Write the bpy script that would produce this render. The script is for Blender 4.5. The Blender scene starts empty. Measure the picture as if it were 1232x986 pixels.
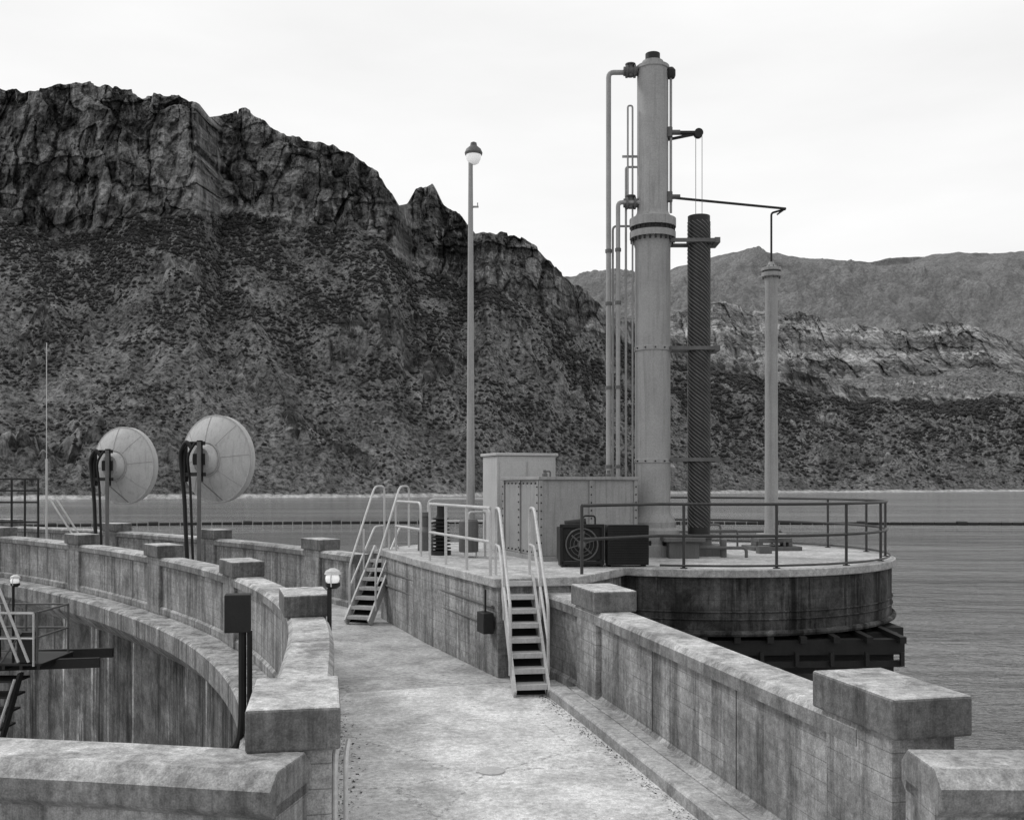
import bpy, bmesh, math, random
import numpy as np
from mathutils import Vector, Matrix
random.seed(3); rng=np.random.default_rng(5)
sc=bpy.context.scene
EYE=2.8
# ------------------------------------------------------------------ helpers
def empty(name):
    o=bpy.data.objects.new(name,None); sc.collection.objects.link(o); o.empty_display_size=.2; return o

class Part:
    def __init__(s): s.v=[]; s.f=[]; s.sm=[]; s.uv=[]
    def add(s,vs,fs,smooth=False,uvs=None):
        b=len(s.v); s.v+= [tuple(p) for p in vs]
        for k,f in enumerate(fs):
            s.f.append(tuple(i+b for i in f)); s.sm.append(smooth)
            s.uv.append(uvs[k] if uvs else None)
    def box(s,x0,x1,y0,y1,z0,z1):
        s.cbox((x0,y0),0,x1-x0,y1-y0,z0,z1)
    def cbox(s,p,ang,lx,ly,z0,z1,centre=False):
        c,sn=math.cos(ang),math.sin(ang)
        if centre: p=(p[0]-c*lx/2+sn*ly/2,p[1]-sn*lx/2-c*ly/2)
        q=[(p[0]+c*a-sn*b,p[1]+sn*a+c*b) for a,b in((0,0),(lx,0),(lx,ly),(0,ly))]
        vs=[(x,y,z0) for x,y in q]+[(x,y,z1) for x,y in q]
        s.add(vs,[(0,3,2,1),(4,5,6,7),(0,1,5,4),(1,2,6,5),(2,3,7,6),(3,0,4,7)])
    def obox(s,a,b,w,h,up=(0,0,1)):
        a=Vector(a);b=Vector(b);d=(b-a).normalized();u=Vector(up)
        r=d.cross(u).normalized();u=r.cross(d).normalized()
        vs=[]
        for p in(a,b):
            for i,j in((-1,-1),(1,-1),(1,1),(-1,1)): vs.append(p+r*(i*w/2)+u*(j*h/2))
        s.add(vs,[(0,1,2,3),(7,6,5,4),(0,4,5,1),(1,5,6,2),(2,6,7,3),(3,7,4,0)])
    def cyl(s,a,b,r0,r1=None,n=20,caps=True):
        r1=r0 if r1 is None else r1
        a=Vector(a);b=Vector(b);d=(b-a).normalized()
        t=Vector((1,0,0)) if abs(d.x)<.8 else Vector((0,1,0))
        u=d.cross(t).normalized();w=d.cross(u)
        vs=[];
        for p,r in((a,r0),(b,r1)):
            for i in range(n):
                th=2*math.pi*i/n; vs.append(p+u*(r*math.cos(th))+w*(r*math.sin(th)))
        s.add(vs,[(i,(i+1)%n,n+(i+1)%n,n+i) for i in range(n)],True)
        if caps: s.add(vs,[tuple(range(n))[::-1],tuple(range(n,2*n))])
    def lathe(s,cx,cy,prof,n=32):
        vs=[];m=len(prof)
        for r,z in prof:
            for i in range(n):
                th=2*math.pi*i/n; vs.append((cx+r*math.cos(th),cy+r*math.sin(th),z))
        for k in range(m-1):
            vv=vs[k*n:(k+2)*n]
            s.add(vv,[(i,(i+1)%n,n+(i+1)%n,n+i) for i in range(n)],True)
        s.add(vs[:n],[tuple(range(n))[::-1]]); s.add(vs[-n:],[tuple(range(n))])
    def tube(s,pts,r,n=8,fil=0.0,closed=False):
        P=[Vector(p) for p in pts]
        if fil>0 and len(P)>2:
            Q=[P[0]]
            for i in range(1,len(P)-1):
                a,b,c=P[i-1],P[i],P[i+1]
                k=min(fil,(a-b).length*.45,(c-b).length*.45)
                p=b+(a-b).normalized()*k;q=b+(c-b).normalized()*k
                for t in(0,.25,.5,.75,1): Q.append(p.lerp(b,t).lerp(b.lerp(q,t),t))
            Q.append(P[-1]);P=Q
        R=[P[0]]
        for p in P[1:]:
            if (p-R[-1]).length>1e-5:R.append(p)
        P=R;N=len(P)
        T=[((P[(i+1)%N] if closed else P[min(i+1,N-1)])-(P[i-1] if (closed or i>0) else P[0])).normalized() for i in range(N)]
        t0=T[0];u=t0.cross(Vector((0,0,1)))
        if u.length<.05:u=t0.cross(Vector((0,1,0)))
        u.normalize();vs=[]
        for i in range(N):
            u=(u-T[i]*u.dot(T[i])).normalized();w=T[i].cross(u)
            for k in range(n):
                th=2*math.pi*k/n;vs.append(P[i]+u*(r*math.cos(th))+w*(r*math.sin(th)))
        fs=[]
        for i in range(N if closed else N-1):
            j=(i+1)%N
            for k in range(n):
                fs.append((i*n+k,i*n+(k+1)%n,j*n+(k+1)%n,j*n+k))
        s.add(vs,fs,True)
        if not closed:
            s.add(vs[:n],[tuple(range(n))[::-1]]);s.add(vs[-n:],[tuple(range(n))])
    def sphere(s,c,r,sx=1,sy=1,sz=1,n=12,m=8):
        vs=[]
        for j in range(m+1):
            ph=math.pi*j/m
            for i in range(n):
                th=2*math.pi*i/n
                vs.append((c[0]+sx*r*math.sin(ph)*math.cos(th),c[1]+sy*r*math.sin(ph)*math.sin(th),c[2]+sz*r*math.cos(ph)))
        s.add(vs,[(j*n+i,(j+1)*n+i,(j+1)*n+(i+1)%n,j*n+(i+1)%n) for j in range(m) for i in range(n)],True)
    def sweep(s,path,prof,closed=True,caps=True):
        path=[Vector((p[0],p[1])) for p in path];N=len(path);M=len(prof);vs=[];S=[0]
        for i in range(1,N):S.append(S[-1]+(path[i]-path[i-1]).length)
        L=[0]
        for k in range(1,M+1):
            a=prof[k-1];b=prof[k%M];L.append(L[-1]+math.hypot(a[0]-b[0],a[1]-b[1]))
        for i in range(N):
            d=(path[min(i+1,N-1)]-path[max(i-1,0)]).normalized();r=Vector((d.y,-d.x))
            for o,z in prof:
                p=path[i]+r*o;vs.append((p.x,p.y,z))
        fs=[];uv=[]
        K=M if closed else M-1
        for i in range(N-1):
            for k in range(K):
                k2=(k+1)%M
                fs.append((i*M+k,(i+1)*M+k,(i+1)*M+k2,i*M+k2))
                za,zb=prof[k][1],prof[k2][1]
                if abs(za-zb)<1e-4: za,zb=L[k],L[k+1]
                uv.append(((S[i],za),(S[i+1],za),(S[i+1],zb),(S[i],zb)))
        s.add(vs,fs,False,uv)
        if closed and caps:
            s.add(vs[:M],[tuple(range(M))]);s.add(vs[-M:],[tuple(range(M))[::-1]])
    def done(s,name,mat,parent,bevel=0,seg=2):
        me=bpy.data.meshes.new(name);me.from_pydata(s.v,[],s.f)
        me.polygons.foreach_set('use_smooth',s.sm)
        uvl=me.uv_layers.new(name='UVMap')
        for p,u in zip(me.polygons,s.uv):
            if u:
                for li,c in zip(p.loop_indices,u): uvl.data[li].uv=c
            else:
                n=p.normal
                for li in p.loop_indices:
                    c=me.vertices[me.loops[li].vertex_index].co
                    uvl.data[li].uv=(c.x*abs(n.y)+c.y*(1-abs(n.y)),c.z) if abs(n.z)<.7 else (c.x,c.y)
        me.materials.append(mat)
        bm=bmesh.new();bm.from_mesh(me);bmesh.ops.remove_doubles(bm,verts=bm.verts,dist=1e-5)
        bmesh.ops.recalc_face_normals(bm,faces=bm.faces)
        bm.to_mesh(me);bm.free()
        if any(s.sm): me.set_sharp_from_angle(angle=math.radians(32))
        o=bpy.data.objects.new(name,me);sc.collection.objects.link(o)
        if parent:o.parent=parent
        if bevel>0:
            b=o.modifiers.new('bevel','BEVEL');b.width=bevel;b.segments=seg;b.limit_method='ANGLE';b.angle_limit=math.radians(50)
        return o

def catmull(P,n=8):
    P=[Vector(p) for p in P];Q=[P[0]*2-P[1]]+P+[P[-1]*2-P[-2]];out=[]
    for i in range(1,len(Q)-2):
        a,b,c,d=Q[i-1],Q[i],Q[i+1],Q[i+2]
        for k in range(n):
            t=k/n
            out.append(.5*((2*b)+(c-a)*t+(2*a-5*b+4*c-d)*t*t+(3*b-a-3*c+d)*t**3))
    out.append(P[-1]);return out
def offset(path,o):
    N=len(path);R=[]
    for i in range(N):
        d=(path[min(i+1,N-1)]-path[max(i-1,0)]).normalized()
        R.append(path[i]+Vector((d.y,-d.x))*o)
    return R
# ------------------------------------------------------------------ materials
def newmat(name):
    m=bpy.data.materials.new(name);m.use_nodes=True;nt=m.node_tree
    for n in list(nt.nodes): nt.nodes.remove(n)
    out=nt.nodes.new('ShaderNodeOutputMaterial');b=nt.nodes.new('ShaderNodeBsdfPrincipled')
    nt.links.new(b.outputs[0],out.inputs[0]);return m,nt,b
class NB:
    def __init__(s,nt): s.nt=nt;s.L=nt.links.new;s.tc=nt.nodes.new('ShaderNodeTexCoord')
    def map(s,scale,uv=False,loc=(0,0,0)):
        m=s.nt.nodes.new('ShaderNodeMapping');m.inputs['Scale'].default_value=scale;m.inputs['Location'].default_value=loc
        s.L(s.tc.outputs['UV' if uv else 'Object'],m.inputs[0]);return m.outputs[0]
    def noise(s,vec,scale,detail=6,rough=.6,dist=0):
        n=s.nt.nodes.new('ShaderNodeTexNoise');n.inputs['Scale'].default_value=scale;n.inputs['Detail'].default_value=detail
        n.inputs['Roughness'].default_value=rough;n.inputs['Distortion'].default_value=dist
        s.L(vec,n.inputs['Vector']);return n.outputs['Fac']
    def vor(s,vec,scale,feat='F1',out='Distance'):
        n=s.nt.nodes.new('ShaderNodeTexVoronoi');n.feature=feat;n.inputs['Scale'].default_value=scale
        s.L(vec,n.inputs['Vector']);return n.outputs[out]
    def ramp(s,fac,a,b,c0=0.,c1=1.):
        n=s.nt.nodes.new('ShaderNodeMapRange');n.inputs[1].default_value=a;n.inputs[2].default_value=b
        n.inputs[3].default_value=c0;n.inputs[4].default_value=c1;s.L(fac,n.inputs[0]);return n.outputs[0]
    def m(s,op,a,b=None):
        n=s.nt.nodes.new('ShaderNodeMath');n.operation=op
        for i,x in enumerate((a,b)):
            if x is None:continue
            if isinstance(x,(int,float)):n.inputs[i].default_value=x
            else:s.L(x,n.inputs[i])
        return n.outputs[0]
    def mix(s,f,a,b):
        n=s.nt.nodes.new('ShaderNodeMix')
        for i,x in ((0,f),(2,a),(3,b)):
            if isinstance(x,(int,float)):n.inputs[i].default_value=x
            else:s.L(x,n.inputs[i])
        return n.outputs[0]
    def grey(s,val,inp):
        c=s.nt.nodes.new('ShaderNodeCombineColor')
        for i in range(3):s.L(val,c.inputs[i])
        s.L(c.outputs[0],inp)
    def bump(s,h,b,strength,dist):
        n=s.nt.nodes.new('ShaderNodeBump');n.inputs['Strength'].default_value=strength;n.inputs['Distance'].default_value=dist
        s.L(h,n.inputs['Height']);s.L(n.outputs[0],b.inputs['Normal'])
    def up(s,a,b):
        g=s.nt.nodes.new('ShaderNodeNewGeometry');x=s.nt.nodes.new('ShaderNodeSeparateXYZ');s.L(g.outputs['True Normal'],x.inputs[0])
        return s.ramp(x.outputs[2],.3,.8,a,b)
def concrete(name,c,streak=.5,board=0.,blotch=.35,bumpd=.006,crack=0.,top=1.25,side=.85,s2=None,sf=.7):
    m,nt,b=newmat(name);q=NB(nt);o=q.map((1,1,1))
    n1=q.noise(o,1.3,5,.72,.3);n2=q.noise(o,14,5,.78);n3=q.noise(o,85,2,.6)
    v=q.m('MULTIPLY',q.ramp(n1,.36,.64,1-blotch,1+blotch*.6),c)
    v=q.m('MULTIPLY',v,q.ramp(n2,.34,.66,.66,1.28))
    v=q.m('MULTIPLY',v,q.ramp(n3,.3,.7,.76,1.22))
    v=q.m('MULTIPLY',v,q.up(side,top))  # lit tops and shaded sides painted into the colour by face normal
    if streak>0:
        st=q.noise(q.map((3.2*sf,3.2*sf,.2*sf)),1.7,6,.75,.15)
        v=q.m('MULTIPLY',v,q.ramp(st,.47,.62,1.,1-streak))
        st2=q.noise(q.map((5*sf,5*sf,.3*sf),loc=(7,3,1)),1.3,5,.7)
        v=q.m('MULTIPLY',v,q.ramp(st2,.57,.67,1.,1+(streak if s2 is None else s2)))
    if board>0:
        br=nt.nodes.new('ShaderNodeTexBrick');br.inputs['Scale'].default_value=1;br.inputs['Brick Width'].default_value=1.45
        br.inputs['Row Height'].default_value=.155;br.inputs['Mortar Size'].default_value=.005;br.inputs['Mortar Smooth'].default_value=.6
        br.inputs['Color1'].default_value=(.9,.9,.9,1);br.inputs['Color2'].default_value=(1.08,1.08,1.08,1)
        br.inputs['Mortar'].default_value=(1-board,)*3+(1,);q.L(q.map((1,1,1),uv=True),br.inputs['Vector'])
        bw=nt.nodes.new('ShaderNodeRGBToBW');q.L(br.outputs[0],bw.inputs[0])
        v=q.m('MULTIPLY',v,q.mix(q.ramp(n1,.35,.6),.97,bw.outputs[0]))
    if crack>0:
        cr=q.vor(o,.5,'DISTANCE_TO_EDGE')
        cr=q.m('ADD',cr,q.m('MULTIPLY',n2,.08))
        v=q.m('MULTIPLY',v,q.ramp(cr,.038,.046,1-crack,1.))
    q.grey(v,b.inputs['Base Color']);b.inputs['Roughness'].default_value=.92
    b.inputs['Specular IOR Level'].default_value=.2
    q.bump(n2,b,.8,bumpd);return m
def paint(name,c,rough=.6,metal=0,wear=.25,streak=.2):
    m,nt,b=newmat(name);q=NB(nt);o=q.map((1,1,1))
    n1=q.noise(o,2.5,5,.65);n2=q.noise(o,40,3,.6);st=q.noise(q.map((9,9,.5)),1.5,4,.65)
    v=q.m('MULTIPLY',q.ramp(n1,.3,.7,1-wear,1+wear*.5),c);v=q.m('MULTIPLY',v,q.ramp(n2,.3,.7,.88,1.1))
    v=q.m('MULTIPLY',v,q.ramp(st,.5,.72,1.,1-streak))
    q.grey(v,b.inputs['Base Color']);b.inputs['Roughness'].default_value=rough;b.inputs['Metallic'].default_value=metal
    b.inputs['Specular IOR Level'].default_value=.3
    return m
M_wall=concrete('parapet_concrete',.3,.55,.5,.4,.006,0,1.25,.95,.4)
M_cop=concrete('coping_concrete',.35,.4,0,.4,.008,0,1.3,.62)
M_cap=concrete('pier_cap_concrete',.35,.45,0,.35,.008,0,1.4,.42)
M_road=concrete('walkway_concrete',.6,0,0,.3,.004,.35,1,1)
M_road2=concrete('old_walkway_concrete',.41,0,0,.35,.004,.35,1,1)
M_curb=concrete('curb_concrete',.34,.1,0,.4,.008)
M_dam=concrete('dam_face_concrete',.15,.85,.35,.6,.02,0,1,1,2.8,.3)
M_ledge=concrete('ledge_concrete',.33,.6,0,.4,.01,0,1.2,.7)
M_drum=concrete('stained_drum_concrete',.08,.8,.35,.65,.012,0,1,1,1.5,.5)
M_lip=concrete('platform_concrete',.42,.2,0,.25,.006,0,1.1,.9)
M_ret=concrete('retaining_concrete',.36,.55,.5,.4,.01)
M_cylp=paint('grey_machine_paint',.31,.6,0,.12,.25)
M_grey2=paint('dark_grey_paint',.12,.6)
M_cab=paint('cabinet_paint',.46,.5,0,.08,.12)
M_enc=paint('enclosure_paint',.29,.55,0,.15,.3)
M_gal=paint('galvanised_steel',.52,.5,.15,.15,.15)
M_rail=paint('dark_rail_paint',.05,.5)
M_black=paint('black_paint',.012,.5)
M_dark=paint('dark_steel',.02,.6)
M_dish=paint('dish_paint',.42,.6,0,.12,.25)
M_dishr=paint('dish_rib_paint',.33,.6,0,.1,.15)
M_spiral=paint('spiral_pipe_dark',.022,.5)
M_spiral2=paint('spiral_rib',.16,.5)
m,nt,b=newmat('lamp_glass');b.inputs['Base Color'].default_value=(.85,.85,.85,1);b.inputs['Roughness'].default_value=.15;b.inputs['Emission Color'].default_value=(1,1,1,1);b.inputs['Emission Strength'].default_value=.25
M_glass=m
# ------------------------------------------------------------------ dam curve
Lp=[(-1.4,6.45),(-2.58,12.4),(-4.72,17.4),(-7.62,21.8),(-11.3,26.2),(-15.5,30.2),(-20.5,33.6),(-26.2,36.5)]
NS=8
Lpath=catmull(Lp,NS)
Rfull=offset(Lpath,3.75)
Rp=[(2.54,6.75),(1.17,12.85),(0.62,14.75)]
Rpath=catmull(Rp,8)
def tang(path,i):
    return (path[min(i+1,len(path)-1)]-path[max(i-1,0)]).normalized()
def wallgroup(name,path,piers,side_plinth=0):
    g=empty(name)
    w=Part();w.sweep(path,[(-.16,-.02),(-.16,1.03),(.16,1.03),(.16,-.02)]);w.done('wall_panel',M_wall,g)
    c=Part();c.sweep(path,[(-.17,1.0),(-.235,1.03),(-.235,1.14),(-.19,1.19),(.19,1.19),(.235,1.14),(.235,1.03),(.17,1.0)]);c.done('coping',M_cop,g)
    pl=Part();pl.sweep(path,[(-.2,-.02),(-.2,.1),(-.15,.15),(.15,.15),(.2,.1),(.2,-.02)]);pl.done('plinth',M_wall,g)
    for k,(p,d) in enumerate(piers):
        a=math.atan2(d.y,d.x)-math.pi/2
        b=Part();b.cbox((p.x,p.y),a,.46,.8,-.03,1.2,True);b.done('pier_%d'%k,M_wall,g,.02)
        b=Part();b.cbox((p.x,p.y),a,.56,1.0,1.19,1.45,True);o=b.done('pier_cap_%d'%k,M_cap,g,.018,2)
    js=Part()
    L=[0]
    for i in range(1,len(path)): L.append(L[-1]+(path[i]-path[i-1]).length)
    for s in np.arange(2.0,L[-1],2.05):
        i=max(j for j in range(len(L)) if L[j]<=s);i=min(i,len(path)-2);p=path[i].lerp(path[i+1],(s-L[i])/(L[i+1]-L[i]));d=(path[i+1]-path[i]).normalized()
        a=math.atan2(d.y,d.x)-math.pi/2;js.cbox((p.x,p.y),a,.326,.012,.1,1.0,True)
    js.done('construction_joints',M_dark,g)
    return g
wallgroup('downstream_parapet_wall',Lpath,[(Lpath[i*NS],tang(Lpath,i*NS)) for i in range(7)])
wallgroup('upstream_parapet_wall',Rpath,[(Rpath[0],tang(Rpath,0)),(Rpath[8],tang(Rpath,8))])
far0=2*NS+5
wallgroup('upstream_parapet_wall',Rfull[far0:],[(Rfull[i*NS],tang(Rfull,i*NS)) for i in (3,4,5,6)])
def fgwall(pts):
    g=empty('abutment_parapet_wall')
    p=[Vector(a) for a in pts]
    w=Part();w.sweep(p,[(-.22,-.02),(-.22,1.0),(.22,1.0),(.22,-.02)]);w.done('wall_panel',M_wall,g)
    c=Part();c.sweep(p,[(-.24,.93),(-.3,.98),(-.3,1.1),(-.2,1.19),(.2,1.19),(.3,1.1),(.3,.98),(.24,.93)]);c.done('coping',M_cop,g,.012)
fgwall([(-1.27,5.76),(-2.4,5.97),(-4,6.22),(-7,6.5)])
fgwall([(2.38,5.82),(3.4,5.8),(5,5.7),(8,5.5)])
# ------------------------------------------------------------------ walkway
g=empty('dam_walkway')
k=NS+2
w=Part();w.sweep(Lpath[:k],[(.1,0),(1.3,0.004),(3.,0.004),(4.2,0)],closed=False)
w.done('near_slab',M_road,g)
w=Part();w.sweep(Lpath[k-1:],[(.1,-.012),(3.8,-.012)],closed=False);w.done('far_slab',M_road2,g)
w=Part();w.box(-7,8,-8,6.5,-.5,-.016);w.done('abutment_slab',M_road,g)
cp=[p for p in Rpath if p.y<13.35]
c=Part();c.sweep(cp,[(-.34,-.05),(-.34,.1),(-.17,.1),(-.17,-.05)]);c.done('inner_curb',M_curb,g,.015)
c=Part();c.sweep(cp,[(-.64,-.05),(-.64,.11),(-.62,.135),(-.4,.135),(-.38,.11),(-.38,-.05)]);c.done('kerb',M_curb,g,.012)
c=Part();c.tube([(q.x,q.y,.06) for q in offset(cp,-.36)],.018);c.done('conduit',M_dark,g)
g=empty('manhole_cover');c=Part();c.lathe(-.2,9.65,[(.13,.003),(.13,.016),(.115,.02),(.02,.02)],28);c.done('lid',M_cab,g)
g=empty('gravel_debris');d=Part()
def chip(x,y,z,r):
    vs=[(x+r*random.uniform(-1,1),y+r*random.uniform(-1,1),z+r*random.uniform(0,.7)) for _ in range(4)]
    d.add(vs,[(0,1,2),(0,2,3),(0,3,1),(1,3,2)])
Lin=offset(Lpath,.2)
for i in range(1800):
    s=random.random()*(2*NS);a=int(s);p=Lin[a].lerp(Lin[a+1],s-a);o=abs(random.gauss(0,.13))
    chip(p.x+o,p.y,0.004,random.uniform(.005,.024))
ko=offset(cp,-.66)
for i in range(900):
    s=random.random()*(len(ko)-1.01);a=int(s);p=ko[a].lerp(ko[a+1],s-a);chip(p.x-abs(random.gauss(0,.08)),p.y,.005,random.uniform(.004,.017))
for i in range(500): chip(random.uniform(-1.6,1.1),random.uniform(7.5,14),.005,random.uniform(.003,.009))
d.done('chips',M_dark,g)
# ------------------------------------------------------------------ dam body
g=empty('arch_dam')
w=Part();w.sweep(Lpath,[(-.1,-.03),(-.72,-.04),(-.76,-.08),(-.76,-.42),(-.7,-.5),(-.42,-.75)],closed=False);w.done('cornice_ledge',M_ledge,g)
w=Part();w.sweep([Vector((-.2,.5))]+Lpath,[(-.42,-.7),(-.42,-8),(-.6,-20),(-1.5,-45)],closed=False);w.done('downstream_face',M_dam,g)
w=Part();w.sweep(Rfull[:],[(-.2,-.03),(.45,-.03),(.45,-45)],closed=False);w.done('upstream_face',M_ledge,g)
w=Part();w.sweep([Vector((3.9,0)),Vector((3.1,4))]+Rpath,[(-.2,-.03),(.35,-.03),(.35,-45)],closed=False);w.done('upstream_face_near',M_ledge,g)
# ------------------------------------------------------------------ platform
g=empty('intake_tower_platform')
CX,CY,CR=3.5,19.5,3.7
PZ=1.42
arc=[(CX+CR*math.cos(a),CY+CR*math.sin(a)) for a in np.radians(np.linspace(-117,110,70))]
outl=[(-2.75,20.75),(-1.55,17.55),(-.22,14.3),(.95,14.62)]+arc+[(0,23.3),(-1.7,22.9)]
def prism(P,outl,z0,z1,scale=None):
    n=len(outl);vs=[(x,y,z0) for x,y in outl]+[(x,y,z1) for x,y in outl]
    S=[0]
    for i in range(n): S.append(S[-1]+math.dist(outl[i],outl[(i+1)%n]))
    P.add(vs,[(i,(i+1)%n,n+(i+1)%n,n+i) for i in range(n)],False,[((S[i],z0),(S[i+1],z0),(S[i+1],z1),(S[i],z1)) for i in range(n)])
    P.add(vs,[tuple(range(n))[::-1],tuple(range(n,2*n))])
def grow(outl,d):
    P=[Vector(p) for p in outl];n=len(P);R=[]
    for i in range(n):
        t=(P[(i+1)%n]-P[i-1]).normalized();R.append(tuple(P[i]+Vector((t.y,-t.x))*d))
    return R
w=Part();prism(w,grow(outl,.04),PZ-.13,PZ);w.done('deck_slab',M_lip,g,.015)
drum=[(CX+(CR-.03)*math.cos(a),CY+(CR-.03)*math.sin(a)) for a in np.radians(np.linspace(0,360,96,endpoint=False))]
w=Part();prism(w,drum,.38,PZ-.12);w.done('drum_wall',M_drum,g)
w=Part();
for z in(.62,.74): 
    w.tube([(CX+(CR-.02)*math.cos(a),CY+(CR-.02)*math.sin(a),z) for a in np.radians(np.arange(0,360,4))],.014,6,closed=True)
w.tube([(CX+(CR-.0)*math.cos(a),CY+(CR-.0)*math.sin(a),.4) for a in np.radians(np.arange(0,360,4))],.05,8,closed=True)
w.done('form_bands',M_drum,g)
body=[(-2.72,20.7),(-1.53,17.5),(-.2,14.33),(.93,14.7),(1.8,16.3),(1.8,22.8),(-1.6,22.8)]
w=Part();prism(w,body,-45,PZ-.12);w.done('retaining_wall',M_ret,g)
w=Part()
def edgept(t,off,z):
    a=Vector((-.2,14.33));b=Vector((-2.72,20.7));d=(b-a).normalized();n=Vector((-d.y,d.x));n=n if n.x<0 else -n
    p=a.lerp(b,t)+n*off;return (p.x,p.y,z)
w.tube([edgept(.02,.035,1.0),edgept(.97,.035,1.0)],.022)
w.tube([edgept(.1,.035,.72),edgept(.97,.035,.72)],.018)
for t in np.linspace(.06,.94,9): w.obox(edgept(t,.03,.66),edgept(t,.03,1.06),.05,.04)
w.done('wall_conduit',M_grey2,g)
w=Part();p=edgept(.03,.12,.5);w.cbox((p[0],p[1]),math.radians(111),.3,.16,.62,.92,True);w.tube([(p[0],p[1],.92),(p[0],p[1],1.25)],.015);w.done('junction_box',M_dark,g,.01)
w=Part()
w.lathe(CX,CY,[(2.4,-12),(2.4,.3),(2.9,.3),(2.9,.39)],40);w.done('tower_shaft',M_dark,g)
w=Part()
for y in(15.9,16.6,17.4): w.obox((1.2,y,.16),(6.3+(y-15.9)*.25,y+.2,.16),.18,.24)
for x in np.linspace(2.0,6.2,9): w.obox((x,15.8,.3),(x+.1,18,.3),.1,.1)
w.box(6.1,6.75,17.2,19,-.12,.3)
w.obox((2.2,15.8,-.1),(6.25,16.0,-.1),.08,.1)
for x in np.linspace(2.3,6.2,8): w.obox((x,15.85,-.12),(x,15.86,.1),.06,.06,(0,1,0))
w.box(2.0,6.2,16.2,16.25,-.3,.1)
w.done('service_beams',M_dark,g)
# ------------------------------------------------------------------ platform railing
g=empty('platform_railing');w=Part()
RR=CR-.12
A=np.radians(np.linspace(-108,112,60))
for z in(PZ+.52,PZ+1.03):
    w.tube([(1.05,15.0,z)]+[(CX+RR*math.cos(a),CY+RR*math.sin(a),z) for a in A],.025,8,.2)
for a in np.radians([-102,-78,-55,-34,-14,6,27,50,74,98]):
    x,y=CX+RR*math.cos(a),CY+RR*math.sin(a);w.tube([(x,y,PZ),(x,y,PZ+1.03)],.025);w.lathe(x,y,[(.06,PZ),(.06,PZ+.015)],10)
w.tube([(1.05,15,PZ),(1.05,15,PZ+1.03)],.025)
w.done('rails',M_rail,g)
w=Part();
R2=RR+.06
w.tube([(CX+R2*math.cos(a),CY+R2*math.sin(a),PZ+.05) for a in A],.018,4);w.done('toe_rail',M_rail,g)
g=empty('galvanised_handrail');w=Part()
a=Vector((-.32,14.75));b=Vector((-1.45,17.6))
for z in(PZ+.5,PZ+1.0): w.tube([(a.x,a.y,z),(b.x,b.y,z)],.024)
w.tube([(a.x,a.y,PZ),(a.x,a.y,PZ+1.0),(b.x,b.y,PZ+1.0),(b.x,b.y,PZ)],.024,8,.12)
for t in(.35,.7):
    p=a.lerp(b,t);w.tube([(p.x,p.y,PZ),(p.x,p.y,PZ+1)],.024)
w.done('rails',M_gal,g)
g=empty('galvanised_handrail');w=Part()
a=Vector((-1.7,18.6));b=Vector((-2.35,20.2));c=Vector((-1.2,22.5))
w.tube([(a.x,a.y,PZ),(a.x,a.y,PZ+1.0),(b.x,b.y,PZ+1.0),(b.x,b.y,PZ)],.024,8,.15)
w.tube([(a.x,a.y,PZ+.5),(b.x,b.y,PZ+.5)],.024)
w.tube([(-1.9,22.6,PZ),(-1.9,22.6,PZ+1),(0.8,22.9,PZ+1),(.8,22.9,PZ)],.024,8,.15)
w.tube([(-1.9,22.6,PZ+.5),(.8,22.9,PZ+.5)],.024)
for x in(-1,-.1): w.tube([(x,22.7,PZ),(x,22.7,PZ+1)],.024)
w.done('rails',M_gal,g)
# ------------------------------------------------------------------ staircases
def stair(b0,b1,z1,width,n,hoop):
    g=empty('steel_staircase');a=Vector((b0[0],b0[1],0.02));t=Vector((b1[0],b1[1],z1))
    d=Vector((t.x-a.x,t.y-a.y,0)).normalized();s=Vector((d.y,-d.x,0))
    st=Part()
    for k in(-1,1): st.obox(a+s*(k*width/2),t+s*(k*width/2),.035,.19)
    st.done('stringers',M_gal,g)
    tr=Part()
    for i in range(n):
        p=a.lerp(t,(i+.7)/n);q=d*.11
        tr.obox(p-q,p+q,width-.04,.03);
        tr.obox(p-q*1.05-Vector((0,0,.02)),p-q*.95-Vector((0,0,.02)),width-.04,.06)
    tr.done('treads',M_gal,g)
    bk=Part();bk.obox(a+d*.1+Vector((0,0,-.0)),t+d*.1+Vector((0,0,-.14)),width-.06,.01);bk.done('black_back_sheet',M_black,g)  # black sheet along the back of the treads
    hr=Part();up=Vector((0,0,1))
    for k in(-1,1):
        o=s*(k*(width/2+.03))
        p0=a.lerp(t,.16)+o;p1=t+o
        for h in((.9,.45)):
            if h>.6: hr.tube([p0,p0+up*h,p1+up*hoop,p1+d*.45+up*hoop,p1+d*.45],.022,8,.14)
            else: hr.tube([p0+up*h,p1+up*h,p1+d*.45+up*h],.02,8,.1)
        m_=a.lerp(t,.62)+o;hr.tube([m_,m_+up*.95],.02)
    hr.done('handrails',M_gal,g)
stair((.26,13.0),(.07,14.45),PZ,.45,8,1.0)
stair((-3.05,19.7),(-2.62,20.95),PZ,.52,8,1.3)
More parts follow.
